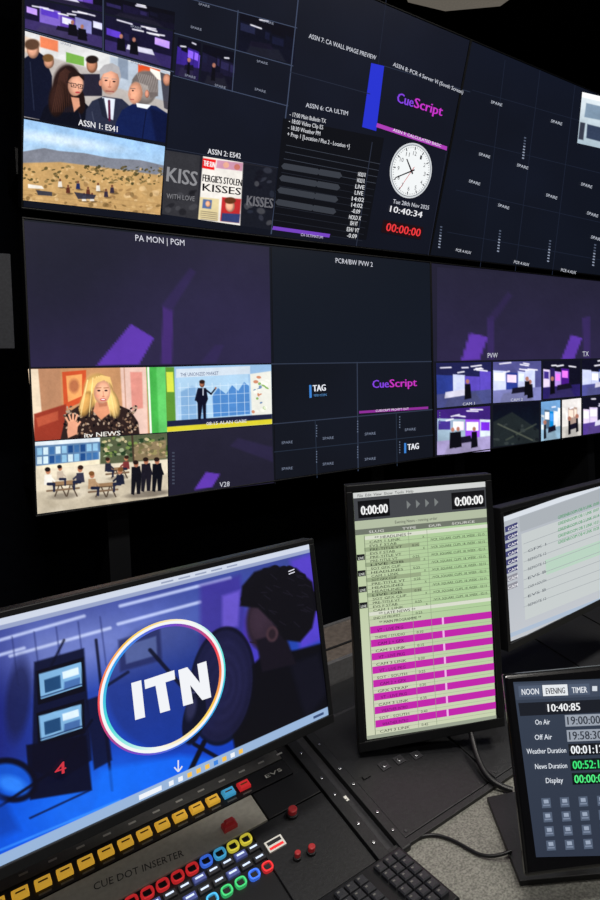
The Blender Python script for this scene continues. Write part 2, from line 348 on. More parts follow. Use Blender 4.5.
table(104,484,.9);sitter(92,482,(180,150,120));sitter(120,478,(36,40,56),1,-1)
t.ell(148,494,22,3,(104,96,88),-.1,.6,.7)
for x,y,c in((136,470,(24,24,32)),(146,467,(34,32,42)),(157,467,(18,20,28))):
    t.poly([(x-4.5,y-3),(x+4,y-4),(x+5.5,y+8),(x+4,y+24),(x+.8,y+24),(x,y+12),(x-2,y+25),(x-5,y+24)],c,.8);t.ell(x,y-6,2.4,3.3,(172,120,96),soft=.3);t.ell(x-.4,y-7.6,2.7,2.2,(44,32,28),soft=.3);t.line((x+3,y-1),(x+6,y+7),1.8,c)
t.photo(.05,4);t.done()
# dark tile w/ stripe
t=p.tile([(168,433),(272,425),(274,483),(169,496)],1.5);t.gv((34,32,50),(30,28,46));t.poly([(206,472),(220,474),(212,487),(194,490)],(96,56,176),1.2);t.poly([(238,438),(272,447),(273,462),(230,446)],(46,38,76),2,.6);t.photo(.03,1,(20,8,4),1,1);t.done()
p.txt('V28',(219,487),(229,486),5,(205,208,218))
for k in range(10): p.poly([(172,452+k*3.4),(174.5,452+k*3.4),(174.5,453.6+k*3.4),(172,453.6+k*3.4)],(64,70,88))
LN=(48,57,76)
p.line((271,247),(275,484),1.1,(8,10,16));p.line((271,364),(432,361.5),1,LN);p.line((357,362),(358,471),1,LN);p.line((273,424),(433,409.5),1,LN)
p.line((274,452),(433,435),.8,(34,44,60));p.line((315,420),(317,478),.8,(34,44,60));p.line((396,413),(397,466),.8,(34,44,60))
p.line((29,367.6),(271,364),1,(20,18,34))
p.poly([(309,385),(311.2,385),(311.6,397.5),(309.4,398)],(60,130,210));p.txt('TAG',(312.5,391.5),(325,390.5),6.4,(235,238,245),bold=1);p.txt('VIDEO SYSTEMS',(313,396.5),(326,395.8),2.2,(90,150,210))
p.poly([(404,443),(406,443),(406,453),(404,453.3)],(60,130,210));p.txt('TAG',(407,450),(418,448.6),6,(235,238,245),bold=1)
p.txt('Cue',(372,388),(388,387.3),8,(130,66,222),bold=.8);p.txt('Script',(389,387.3),(416,386),8,(196,52,190),bold=.8)
p.poly([(359,411),(428,406.5),(428,409),(359,413.5)],(140,44,150));p.txt('CUESCRIPT PROMPT OUT',(375,411.8),(408,409.6),2.2,(230,220,235))
for x in(281,322,364,404):
    for y,r in((444,0),(470,1)):
        yy=y-(x-281)*.105-(0 if not r else (x-281)*.01)
        if x==404 and r: continue
        p.txt('SPARE',(x,yy),(x+11,yy-1),2.6,(120,130,152))
        for k in range(5): p.poly([(x+35,yy-19+k*2.6),(x+35.9,yy-19+k*2.6),(x+35.9,yy-17.8+k*2.6),(x+35,yy-17.8+k*2.6)],(104,116,140))
p.obj(eB)
# ---------- bottom-right display
p=Pic(fB2);base(p,(34,32,52),(20,22,36))
t=p.tile([(437,267),(612,283),(612,358),(437,361)],2);t.gv((36,34,55),(42,36,68));t.poly([(470,333),(488,337),(479,360),(461,361)],(94,56,170),1.2);t.poly([(571,335),(582,338),(574,359),(561,360)],(94,56,170),1.2)
t.poly([(487,318),(494,316),(494,359),(488,359)],(60,42,104),1.5,.7);t.poly([(486,320),(508,292),(512,296),(494,322)],(50,38,84),2,.6);t.poly([(582,318),(590,316),(590,359),(584,359)],(60,42,104),1.5,.7);t.photo(.03,1,(30,10,4),1,1);t.done()
p.txt('PVW',(487,358),(497,357.6),5,TXT);p.txt('TX',(582,356.5),(588,356),5,TXT)
BL=[(56,70,140),(150,160,214),(206,212,240),(34,34,60),(100,84,180)]
PU=[(130,54,205),(226,212,242),(84,40,140),(190,156,230),(50,40,90),(160,94,230)]
WH=[(214,224,230),(160,180,196),(236,238,240),(90,110,130),(60,110,160)]
p.poly([(434,361.5),(612,358),(612,432),(437,457)],(16,18,28))
feed(p,[(436,363),(491,362),(491,403),(437,408)],BL,(80,84,130),(40,42,80),people=1,lights=7)
feed(p,[(493,362),(541,361),(541,400),(493,403)],BL+[(190,150,210)],(130,132,180),(90,90,140),2,lights=6)
feed(p,[(543,361),(580,360),(580,396),(543,399)],PU,(50,42,96),lights=3)
feed(p,[(582,360),(612,359),(612,393),(582,396)],BL,(90,92,150),lights=4)
feed(p,[(437,410),(490,406),(490,451),(437,455)],PU+WH[:2],(170,160,200),(70,46,120),3,lights=5)
t=p.tile([(493,405),(539,401),(539,442),(493,447)],.8);t.gv((16,20,34),(26,34,42));t.poly([(493,422),(512,412),(539,430),(539,442),(493,447)],(40,46,48),1);t.line((498,424),(532,440),1.6,(94,98,88),.8);t.line((506,440),(536,424),1.4,(80,86,76),.7);t.blobs(14,(495,424,538,444),[(60,66,66),(28,32,36)],(1,3),.3);t.photo(.06,3);t.done()
feed(p,[(541,402),(560,400),(560,439),(541,442)],WH+[(30,140,205)],(150,180,200),(120,160,200),1,lights=1)
feed(p,[(562,400),(581,398),(581,436),(562,439)],[(214,210,206),(170,150,140),(236,232,228),(90,60,110)],(200,196,190),(220,216,214),2,lights=1)
feed(p,[(583,398),(612,395),(612,431),(583,435)],PU+BL,(90,70,140),people=1)
p.txt('CAM 1',(462,405.5),(474,404.5),2.8,TXT);p.txt('CAM 2',(510,401.4),(522,400.6),2.8,TXT)
p.obj(eB2)
# ---------- top-left display
p=Pic(fT);base(p,(17,21,35),(14,18,30))
PV=[(66,48,124),(104,76,165),(30,26,52),(130,108,190),(28,26,46)]
feed(p,[(25,-24),(102,-6),(102,12),(25,-5)],PV,(34,28,56),(18,18,30),0)
feed(p,[(25,-3),(102,14),(102,48),(25,28)],PV+[(150,150,200)],(66,56,100),(30,28,50),2,lights=6)
feed(p,[(105,-4),(175,12),(174,30),(105,13)],[(22,22,36),(34,30,56),(18,18,30)],(26,24,42),(16,16,28),0,lights=2)
feed(p,[(105,15),(174,32),(172,69),(105,50)],PV+[(170,160,210)],(60,50,98),(30,28,52),2,lights=6)
feed(p,[(178,37),(201,43),(198,81),(175,75)],[(66,48,134),(30,28,56),(100,76,175)],(40,34,66),(18,18,32),1,lights=2)
feed(p,[(203,44),(236,53),(233,90),(200,82)],[(24,24,40),(34,32,54)],(26,26,40),(16,18,30),1,lights=1)
feed(p,[(240,12),(296,27),(294,64),(238,51)],[(20,22,36),(28,30,46)],(22,24,38),(14,16,28),0,lights=2)
# ASSN1: three people talking
t=p.tile([(25,31),(171,72),(167,143),(24,117)],.5)
t.fill((186,180,176));t.poly([(24,28),(176,72),(176,92),(24,50)],(218,218,218),2);t.poly([(110,56),(176,74),(176,104),(110,86)],(184,194,206),2);t.poly([(118,50),(128,54),(128,80),(118,77)],(120,132,150),1.5,.7);t.poly([(40,36),(58,41),(58,52),(40,47)],(226,116,72),1.5,.8)
t.poly([(24,36),(40,41),(40,56),(24,52)],(226,196,170),2,.7);t.poly([(66,52),(84,57),(84,66),(66,62)],(120,166,84),1);t.poly([(138,64),(160,70),(160,80),(138,74)],(210,92,54),1);t.poly([(150,68),(172,76),(172,84),(150,77)],(244,240,230),1)
t.poly([(22,60),(36,50),(44,56),(52,76),(52,122),(22,116)],(24,28,46),1);t.ball(33,50,6,8.5,(208,160,136));t.ell(32,44.5,7.5,5.5,(92,70,56),soft=.3);t.line((30,62),(34,110),1,(60,66,86),.6)
t.poly([(80,74),(102,74),(102,96),(80,96)],(46,44,58),1);t.ball(92,65,5.5,8,(176,128,104));t.ell(92,59.5,6.2,4,(40,32,30),soft=.3)
t.ball(49,62,5,6.5,(200,152,128));t.ell(48,58,5.5,4,(120,90,60),soft=.3)
# woman, dark hair, glasses, dark jacket
t.poly([(44,108),(56,96),(82,100),(94,112),(98,136),(38,124)],(20,22,34),1);t.line((78,108),(84,132),1,(60,60,80),.7)
t.ball(67,86,14,21,(50,34,32),.1,.15);t.ball(58,99,9,18,(56,38,34),.15,.2);t.ell(80,101,5,13,(38,26,25),-.1,.2)
for k in range(12): t.line((60+k*1.1,68+abs(k-5)),(52+k*2,112),.6,(98,68,56),.6,.5)
t.ball(75.5,85,7.6,11,(220,170,146),.1,.12,.5,-.2,.2);t.poly([(67,82),(69,73),(76,71),(84,76),(84,81),(79,76),(72,77)],(42,30,28),.8)
for a,b in(((71,83),(76,83.8)),((71,83),(71.3,86.6)),((76,83.8),(76,87.4)),((71.3,86.6),(76,87.4)),((78,84.2),(82.6,85)),((78,84.2),(78.2,87.8)),((82.6,85),(82.3,88.4)),((78.2,87.8),(82.3,88.4)),((76,85),(78,85.4)),((66,82),(71,83.4))): t.line(a,b,.6,(36,28,32),1,.5)
t.ell(73.6,85.2,.9,.7,(50,36,36));t.ell(80.4,86.2,.9,.7,(50,36,36));t.line((77.6,86),(78.4,89.4),.7,(188,134,112),1,.6);t.ell(77.6,92.4,2.5,.9,(178,76,82),soft=.4)
t.poly([(71,97),(79,98),(80,106),(74,112)],(204,152,128),1)
# grey haired man facing
t.poly([(86,110),(92,101),(104,96),(122,99),(134,110),(136,142),(84,132)],(50,54,72),1);t.poly([(102,97),(115,99),(113,120),(107,118)],(224,230,240),.8);t.line((109,101),(109.5,120),2.4,(90,40,64));t.poly([(98,99),(104,98),(108,120),(102,116)],(38,42,56),.8,.9);t.line((92,112),(96,132),1,(84,88,104),.6)
t.ball(110,81,9.2,13.5,(216,164,140),.05,.12,-.3,-.3,.2);t.poly([(100,80),(99.5,70),(104,65),(112,63),(119,67),(121,76),(120,81),(117.6,74),(111,71),(103,74)],(172,170,172),1);t.ell(100.4,83,1.6,3,(196,140,118),soft=.3)
for ex,ey in((106,80.4),(114,81.6)): t.ell(ex,ey,1.5,.8,(60,42,42),soft=.4);t.line((ex-2.2,ey-2.6),(ex+2,ey-2.4),.8,(150,140,138),1,.6)
t.line((110,81),(109.4,87),.9,(186,132,108));t.ell(109.6,87,1.8,.9,(188,130,110),soft=.5);t.line((106,91),(113.6,91.8),1.1,(150,80,76));t.ell(110,95,6.5,3.2,(192,176,168),soft=.7,a=.5)
# man on right in navy suit, seen from behind and side
t.poly([(116,122),(122,110),(134,103),(156,106),(168,114),(172,148),(114,140)],(28,40,80),1);t.poly([(150,108),(168,114),(172,146),(156,142)],(20,28,58),3,.8)
t.ball(144,88,13,17,(150,142,138),0,.12,.3,-.4,.3);t.ball(135.5,93,7,11,(218,164,138),.1,.2,-.4,0,.2);t.poly([(132,80),(138,73),(150,71),(158,80),(158,96),(150,98),(148,86),(138,82)],(116,108,106),1.2)
for k in range(11): t.line((137+k*1.9,73+k*.4),(143+k*1.5,92),.6,(186,180,176),.6,.5)
t.ball(147,94,2.2,4,(210,152,130));t.ell(132.8,90.6,1.1,.8,(60,42,42),soft=.4);t.line((130.4,88.4),(135,88.6),.8,(130,110,104));t.ell(129.4,94.6,1.4,1.6,(210,154,132),soft=.4);t.line((130.4,99.4),(133.6,99.6),.9,(160,92,88));t.poly([(136,103),(151,105),(147,109),(137,107)],(240,243,247),.7)
t.line((146,112),(142,140),.8,(16,22,46));t.poly([(160,72),(174,77),(172,112),(164,108)],(48,46,56),1,.8);t.ball(167,80,4,6,(190,140,118))
t.photo(.04,3);t.done()
p.txt('ASSN 1: ES41',(78,125),(117,132),6,(236,236,240),bold=.3)
# landscape
t=p.tile([(24,119),(166,146),(161,215),(22,200)],.5)
t.gv((160,194,228),(206,222,232));t.ell(60,140,50,5,(236,242,244),.15,1.2,.6);t.poly([(20,152),(44,148),(60,151),(84,153),(110,158),(140,160),(166,166),(166,230),(20,220)],(124,124,132),1,.9);t.poly([(20,163),(60,162),(100,167),(166,176),(166,230),(20,220)],(190,158,112),1.5)
t.blobs(190,(22,166,162,184),[(98,86,56),(80,74,48),(134,116,80),(212,182,138),(64,64,44)],(.7,2.4),.3,.8);t.blobs(110,(22,184,162,214),[(222,194,152),(150,120,84),(116,94,62),(204,174,128)],(.8,3.6),.4,.7)
for k in range(6): t.line((22,190+k*4),(160,204+k*4.5),.8,(156,126,90),.4)
for x,y in((60,184),(68,190),(78,186),(88,192),(98,188),(106,194),(112,190),(92,198),(84,198)):
    t.ell(x+2,y+3.6,3.4,.9,(110,90,66),0,.6,.8);t.poly([(x-1.6,y-2.6),(x+1.6,y-2.6),(x+2.2,y+3),(x-2.2,y+3)],random.choice([(60,52,66),(40,50,90),(96,56,46),(226,220,210)]),.7);t.ell(x,y-4,1.1,1.4,(120,80,64),soft=.3)
t.poly([(74,192),(96,195),(94,199),(78,199)],(50,50,66),.8,.9);t.poly([(28,184),(42,186),(44,189),(28,188)],(232,226,216),.8);t.poly([(36,190),(52,192),(52,196),(38,195)],(66,66,74),.8);t.photo(.05,4,(8,3,1.5));t.done()
p.line((22,118),(166,146),1.2,(18,18,26));p.line((174,30),(161,216),2,(10,12,20))
# newspaper tile
t=p.tile([(165,150),(277,168),(271,230),(162,214)],.55);t.fill((44,44,50));t.poly([(163,148),(200,155),(197,220),(160,214)],(58,58,62),1)
t.poly([(244,164),(278,169),(272,232),(240,228)],(32,34,42),1);t.blobs(20,(246,170,272,226),[(64,66,76),(26,26,34),(90,90,94),(50,54,66)],(2,5),.4,.7);t.blobs(10,(166,190,196,214),[(80,80,84),(34,34,38)],(2,5),.4,.6)
t.poly([(203,156),(243,162),(240,226),(198,222)],(228,224,218),.8)
t.poly([(203,158),(216,160),(214,170),(202,168)],(210,36,38),.8);t.poly([(217,160),(243,163),(242,171),(216,168)],(196,150,170),.8);t.ell(226,165,3,3,(220,170,150));t.ell(237,167,3,3,(190,120,110))
t.poly([(222,197),(241,199),(239,223),(220,221)],(176,56,58),1);t.ball(230,206,4.6,6,(224,172,146));t.ell(230,200.5,5.6,3.4,(96,60,40),soft=.3);t.poly([(222,213),(240,214),(239,223),(221,221)],(60,70,110),1)
t.poly([(200,197),(219,199),(218,221),(198,219)],(214,200,160),1);t.poly([(203,199),(212,200),(211,209),(202,208)],(90,110,150),1);t.ball(208,204,2.6,3.2,(216,168,140))
for i in range(5):t.line((200.5,211+2*i),(217,213+2*i),.6,(90,80,76),.7,.5)
t.photo(.04,3);t.done()
p.txt('KISS',(166,181),(196,186),15,(140,140,144),bold=.6);p.txt('KISSES',(246,205),(272,208),10,(104,104,110),bold=.8);p.txt('WITH LOVE',(166,198),(194,201),5,(130,130,134))
p.txt("FERGIE'S STOLEN",(202,181),(241,186),7,(24,22,26),bold=.8);p.txt('KISSES',(202,190.5),(240,195),7.5,(24,22,26),bold=.8);p.txt('THE SUN',(203,165.5),(214,167.5),5.5,(250,250,250),bold=.6)
p.txt('ASSN 2: ES42',(207,153.5),(240,158.5),5.4,(225,226,232),bold=.3)
G=(62,72,96)
def L(a,b,w=.9,c=G): p.line(a,b,w,c)
L((25,29.5),(174,72));L((103,-5),(103,52));L((174,33),(293,66));L((238,10),(232,92));L((173,75.5),(288,106));L((298,0),(287,106),1.1);L((176,-5),(297,28));L((287,104),(271,234),1.2);L((166,148),(280,168),.7,(40,46,62))
L((386,0),(370,130),.6,(30,36,52))
for x,y in((190,28),(256,62),(184,76),(254,90),(198,5),(262,22),(60,44),(130,63),(214,86),(130,27)): p.txt('SPARE',(x,y),(x+11,y+3),2.4,(140,146,164))
p.txt('ASSN 7: CA WALL IMAGE PREVIEW',(308,38),(375,60),4.8,TXT,bold=.1);p.txt('ASSN 8: PCR 4 Server VI (Sooth Screen)',(392,66),(462,94),4.2,TXT,bold=.1);p.txt('ASSN 6: CA ULTIM',(305,107),(347,115.5),4.6,TXT,bold=.1)
p.poly([(371,63),(384,66),(376,131),(362,127)],(38,50,206))
L((384,66),(470,92),.8,(40,48,66));L((290,72),(370,94),.8,(34,40,56))
p.txt('Cue',(396,102),(412,107),10,(130,66,222),bold=.8);p.txt('Script',(413,107.2),(441,116),10,(196,52,200),bold=.8)
p.poly([(377,123),(447,146.5),(446.5,150.5),(376,127)],(170,60,180));p.txt('ASSN 9: CALCULATED BASIC',(392,131),(440,147),3,(236,230,240),z=.0064)
p.poly([(283,118),(384,138),(366,240),(272,228)],(9,11,17))
for i,s in enumerate(['- 17:00 Main Bulletin TX','- 18:00 Video Clip ES','- 18:30 Weather PM','+ Prep 1 [Location / Plus 2 - Location +]']):
    y=116+i*6.6;x=289-i*.8;w=(36,34,32,62)[i];p.txt(s,(x,y),(x+w,y+w*.2),4.4,(214,216,222),bold=.15)
for k in range(13): L((286-k*1.2,145+k*6.8),(380-k*1.5,164+k*6.4),.5,(60,66,78) if k<4 else (34,38,48))
for k in range(4):
    for j,w in enumerate((34,20)):
        x=284-k*2+j*36;y=163+k*12+j*6
        P=[(x,y),(x+w,y+w*.17),(x+w+2,y+w*.17+3.5),(x+w-1,y+w*.17+6),(x-1,y+6),(x-3,y+3)];p.poly(P,(56,60,68))
for k in range(11):
    x=361-k*1.0;y=176+k*6.1;w=random.uniform(7,13);p.txt(random.choice(['14:02','ES41 VT','LIVE','HOLD X','-0.09']),(x-w/2,y),(x+w/2,y+w*.13),4.2,(226,228,232),bold=.3)
p.poly([(273,226),(330,234),(329,237.5),(272,229.5)],(116,66,190));p.txt('CA ULTIMATUM',(300,235.5),(322,238.5),2.6,(210,200,235),z=.0064)
L((372,142),(356,246),.8,(40,46,62));L((446,152),(428,255),.6,(30,34,50))
# clock
cl=fT.loc((411,171));rx=abs(fT.loc((432,171))[0]-fT.loc((389.5,171))[0])/2
def cpt(a,r): return cl+np.array([math.sin(a),math.cos(a)])*r*rx
def lpoly(pts,col,dz=0):
    p.z+=3e-5;P=[np.array(q) for q in pts];n=len(P);ar=sum(P[i][0]*P[(i+1)%n][1]-P[(i+1)%n][0]*P[i][1] for i in range(n))
    if ar<0:P=P[::-1]
    p.put(np.array([(q[0],q[1],p.z+dz) for q in P]),[list(range(n))],np.tile(lin(col),(n,1)))
def disc(r,col):lpoly([cpt(a,r) for a in np.linspace(0,2*math.pi,40,endpoint=False)],col)
disc(1.0,(206,210,214));disc(.94,(120,126,132));disc(.91,(240,243,244))
def hand(a,r0,r1,w,col):
    d=np.array([math.sin(a),math.cos(a)]);n=np.array([d[1],-d[0]])*w*rx/2;lpoly([cl+d*r0*rx+n,cl+d*r1*rx+n*.7,cl+d*r1*rx-n*.7,cl+d*r0*rx-n],col)
for k in range(60): hand(k*math.pi/30,.82 if k%5 else .76,.88,.05 if k%5==0 else .02,(60,62,68))
for k in range(12):
    a=(k+1)*math.pi/6;q=cpt(a,.64);v,f=textgeo(str(k+1));o=np.zeros((len(v),3));s_=.15*rx;wd=s_*(.6 if k<9 else 1.1)
    o[:,0]=q[0]+(v[:,0]-.5)*wd;o[:,1]=q[1]+(v[:,1]-.5)*s_;o[:,2]=.0062;p.put(o,f,np.tile(lin((40,42,48)),(len(v),1)))
hand(math.radians(320),-.12,.5,.07,(24,24,28));hand(math.radians(243),-.15,.78,.055,(24,24,28));hand(math.radians(210),-.2,.8,.025,(200,40,40));disc(.05,(30,30,34))
p.txt('Tue 28th Nov 2025',(392,203),(428,209.5),4.2,TXT,bold=.1);p.txt('10:40:34',(389,211.5),(421,217.5),6.2,(240,240,244),bold=.4)
p.poly([(383,219.5),(423,227),(420,239.5),(380.5,232)],(30,10,14));p.txt('00:00:00',(385,230.5),(419,236.5),8.2,(236,56,60),bold=.7)
p.obj(eT)
# ---------- top-right display
p=Pic(fT2);base(p,(15,20,34),(12,17,28))
G=(26,33,50)
for a,b in(((472,90),(612,130)),((465,140),(612,176)),((456,190),(612,225)),((447,232),(612,262)),((505,60),(480,268)),((540,70),(515,272)),((575,85),(552,275))): p.line(a,b,.6,G)
for x,y in((490,103),(550,122),(478,155),(516,166),(580,185),(468,182),(545,196),(497,206),(586,214),(590,238)): p.txt('SPARE',(x,y),(x+11,y+3.4),2.8,(190,196,208),bold=.1)
for x,y in((524,137),(499,230),(549,240),(594,244),(440,226)):
    for k in range(8): p.poly([(x-k*.3,y+k*2.9),(x+2-k*.3,y+.4+k*2.9),(x+2-k*.3,y+1.7+k*2.9),(x-k*.3,y+1.3+k*2.9)],(140,150,170) if k>2 else (80,90,110))
t=p.tile([(582,92),(612,99),(608,150),(577,143)],.6);t.gv((214,222,226),(170,186,196));t.poly([(586,103),(612,109),(610,122),(584,117)],(110,130,150),1,.8);t.poly([(587,124),(603,128),(602,142),(586,138)],(60,70,90),1);t.poly([(582,92),(612,99),(612,104),(581,97)],(244,246,247),.8);t.poly([(580,122),(585,123),(583,140),(578,139)],(60,64,76),1);t.photo(.04,3);t.done()
for x,y in((455,251),(513,263),(560,271)): p.txt('PCR 4 AUX',(x,y),(x+15,y+3),2.8,(200,204,214),bold=.1)
p.obj(eT2)
# ============================================================ LEFT DESKTOP MONITOR
fi=rect_frame((-.1885,1.1249,-.2847),.7171,-.1279);w=.53;h=w*9/16
fi=Frame(fi.P-fi.U*w,fi.U,fi.V)
fo=Frame(fi.P-fi.U*.009+fi.V*.009,fi.U,fi.V)
e=monitor('desktop_monitor',fo,w+.018,h+.024,.009,.03,bottom=.015)
p=Pic(fi)
X,Y=fi.fwd(np.array([(0,0),(w,0),(w,-h),(0,-h)]));q=list(zip(X,Y))
t=p.tile(q,1.0)
t.gv((68,78,146),(22,66,178))
t.ell(60,650,130,30,(124,136,196),-.2,1.2,.8);t.ell(-30,730,60,90,(34,40,112),0,1,.9);t.ell(30,830,110,50,(22,92,216),-.4,.9,.9);t.ell(90,800,60,30,(40,116,230),-.4,1,.6)
for a,b in(((0,640),(84,616)),((10,656),(110,628)),((120,606),(230,578)),((118,624),(200,602)),((-60,672),(24,648)),((130,590),(200,572))): t.line(a,b,3.2,(200,210,242),.8,2)
for i in range(6): t.line((i*22-10,622+20-i*5),(i*22-4,690-i*5),1.6,(50,58,110),.6,1.5)
t.poly([(200,585),(240,575),(250,640),(200,650)],(66,50,140),6,.7);t.poly([(222,596),(240,590),(238,626),(222,630)],(130,108,220),4,.6);t.poly([(290,560),(316,552),(322,640),(300,650)],(96,70,196),6,.8);t.poly([(236,690),(246,610),(262,600),(262,700)],(86,62,186),5,.7)
t.poly([(118,640),(160,628),(162,660),(120,672)],(40,44,84),3,.7);t.poly([(124,646),(156,636),(157,655),(126,664)],(130,150,206),2,.7)
t.poly([(34,662),(84,648),(92,760),(60,780),(32,770)],(18,22,48),2,.95)
for yy in(0,42):
    t.poly([(36,671+yy),(84,657+yy),(85,691+yy),(38,705+yy)],(10,12,28),.8);t.poly([(39,674+yy),(81,662+yy),(82,686+yy),(41,699+yy)],(130,176,214),.8);t.poly([(44,680+yy),(60,675+yy),(61,688+yy),(45,693+yy)],(40,76,116),.8);t.poly([(62,672+yy),(78,667+yy),(79,674+yy),(63,679+yy)],(216,232,244),.8);t.poly([(64,682+yy),(80,677+yy),(80,685+yy),(64,690+yy)],(70,104,160),.8,.9);t.line((41,697+yy),(82,684+yy),1.4,(30,50,90),.8)
t.ell(18,700,12,40,(30,34,70),.1,.5,.7);t.line((96,640),(112,790),3,(16,18,38),.85,1.5);t.line((64,640),(50,668),2.5,(18,20,40),.8,1.5);t.line((100,690),(128,672),3,(16,18,34),.8,1.5)
t.poly([(26,745),(86,735),(92,790),(30,800)],(12,14,34),2,.95);t.poly([(86,700),(104,694),(112,760),(94,770)],(16,18,40),2,.85)
t.poly([(100,770),(180,755),(240,760),(200,790),(90,830)],(30,112,236),7,.75);t.ell(10,780,28,22,(10,14,32),.3,.12,.95);t.ell(10,780,22,16,(30,92,206),.3,.2,.95);t.ell(12,784,14,8,(60,136,240),.3,.7,.8)
t.line((0,806),(60,766),3,(12,14,32),.9,1.5);t.line((60,766),(92,720),2.4,(12,14,32),.8,1.5);t.line((30,818),(90,790),2,(14,20,50),.8,1.5);t.poly([(-60,800),(0,790),(20,830),(-60,860)],(20,60,150),8,.6)
t.line((0,850),(120,800),2,(80,156,246),.7,2);t.line((130,800),(230,752),2.4,(90,166,250),.6,2)
# person at right, turned away, dark hair, black top
t.poly([(238,768),(228,712),(240,676),(262,656),(296,650),(334,640),(342,716),(300,745),(246,770)],(12,13,21),3);t.poly([(290,664),(318,654),(330,690),(306,720)],(24,24,38),6,.7)
t.ball(266,620,19,30,(54,42,54),.1,.2,-.5,0,.4);t.poly([(256,640),(284,632),(296,664),(262,672)],(26,22,32),3)
t.poly([(240,606),(242,586),(254,572),(272,566),(296,568),(312,582),(317,604),(312,628),(300,642),(284,640),(272,622),(258,608)],(17,16,22),2.5)
t.poly([(236,612),(246,600),(262,602),(258,610)],(16,15,22),2,.0)
for k in range(26):
    a=random.uniform(3.0,6.6);t.ell(280+36*math.cos(a),604+36*math.sin(a),random.uniform(2,4),random.uniform(2,4),(18,17,24),random.random(),.4,.9)
for k in range(26):
    x=random.uniform(256,308);y=random.uniform(574,622);t.line((x,y),(x+6,y+random.uniform(-2,6)),.9,(44,40,54),.5)
t.ell(272,634,6,8,(70,52,60),.1,.3);t.ell(272,634,3.4,5,(44,34,42),.1,.5);t.line((250,642),(256,643),1.2,(40,28,36),.9)
# pop shield + mic
t.ell(222,686,33,60,(12,14,24),.12,.04,.85);t.ell(222,686,30,56,(34,34,66),.12,.05,.8)
for k in range(9): t.ell(222,686,28-3*k,53-6*k,(46,46,84) if k%2 else (28,28,56),.12,.15,.35)
t.ell(194,718,11,27,(12,14,24),.2,.12,.95);t.ell(191,708,5,12,(66,66,98),.2,.7,.8);t.line((204,742),(176,800),5,(12,14,24),.95,1.5);t.line((150,650),(192,698),4,(14,16,28),.9,1.5);t.line((194,744),(236,768),4,(12,14,24),.9,1.5);t.line((186,694),(206,690),2,(100,100,130),.7)
t.ell(166,686,60,64,(30,34,72),0,.1,.3)
t.photo(.03,1.5,(30,12,4),1.08,1.06);s_b=t.b
t.mix((s_b<.028).astype(float),(206,214,230));t.mix(((s_b>=.028)&(s_b<.05)).astype(float),(150,162,198))
t.mix((s_b>.955).astype(float),(150,178,214));t.done(.0005)
def ringcol(a,k):
    st=[(80,220,214),(245,245,240),(252,206,80),(238,70,84),(110,70,200),(50,150,235),(80,220,214)]
    x=((a/(2*math.pi)+k)%1)*6;i=int(x);f_=x-i;return lin(np.array(st[i])*(1-f_)+np.array(st[min(i+1,6)])*f_)
c=fi.loc((165.5,685));ra=np.linalg.norm(fi.loc((229,664))-fi.loc((103,708)))/2;rb=np.linalg.norm(fi.loc((170,618))-fi.loc((160,752)))/2
for R0,R1,k,z,white in((1.0,.95,0,.0012,0),(.955,.89,.45,.0013,0),(.972,.93,.0,.0014,1)):
    n=72;v=[];cc=[]
    for i in range(n):
        a=2*math.pi*i/n
        for R in(R0,R1): v.append((c[0]+R*ra*math.cos(a),c[1]+R*rb*math.sin(a),z));cc.append(lin((240,242,244)) if white else ringcol(a,k))
    p.put(np.array(v),[[2*i,2*((i+1)%n),2*((i+1)%n)+1,2*i+1] for i in range(n)],np.array(cc))
WT=(238,240,244)
def quadp(*pts):p.poly(pts,WT)
quadp((131,683),(141,680),(145,717),(135,720))
quadp((144,680),(174,670),(175,679),(145,689));quadp((155,684),(165,681),(170,710),(160,713))
quadp((178,670),(187,667),(193,703),(183,706));quadp((197,664),(206,661),(211,697),(202,700));quadp((178,670),(187,667),(211,697),(202,700))
p.txt('4',(54,775),(65,771),12,(206,50,64),bold=.4);p.line((178,760),(178,771),1.4,(220,224,235));p.line((174,767),(178,771.5),1.4,(220,224,235));p.line((182,766),(178,771.5),1.4,(220,224,235))
p.poly([(288,571),(294,568.6),(294.2,569.6),(288.2,572)],(220,220,232));p.poly([(288.4,573.6),(294.3,571.3),(294.5,572.3),(288.6,574.6)],(220,220,232))
def TB(a,b,c_,w_=.016,hh=.022):
    x,y=a*w,-b*h;v=np.array([(x,y,.003),(x,y-hh*h,.003),(x+w_*w,y-hh*h,.003),(x+w_*w,y,.003)]);p.put(v,[[0,1,2,3]],np.tile(lin(c_),(4,1)))
for k in range(9): TB(.47+k*.026,.966,random.choice([(236,240,246),(60,130,220),(240,190,80),(70,170,220),(236,240,246)]),.013)
TB(.39,.966,(236,240,246),.06);TB(.94,.968,(60,80,120),.04,.014);TB(.0,.966,(70,90,130),.02)
for k in range(5): TB(.5+k*.05,.012,(150,160,186),.035,.008)
p.obj(e,off=(.009,-.009))
def arm(e,x,depth,drop):
    m=Mesh();m.box(x-.05,x+.05,-.21,-.11,-.068,-.060,'metal');m.box(x-.018,x+.018,-.18,-.14,-depth,-.066,'metal',.004);m.box(x-.02,x+.02,-drop,-.13,-depth-.04,-depth,'metal',.004);m.obj('support_arm',e,.002)
arm(e,.27,.40,.52)
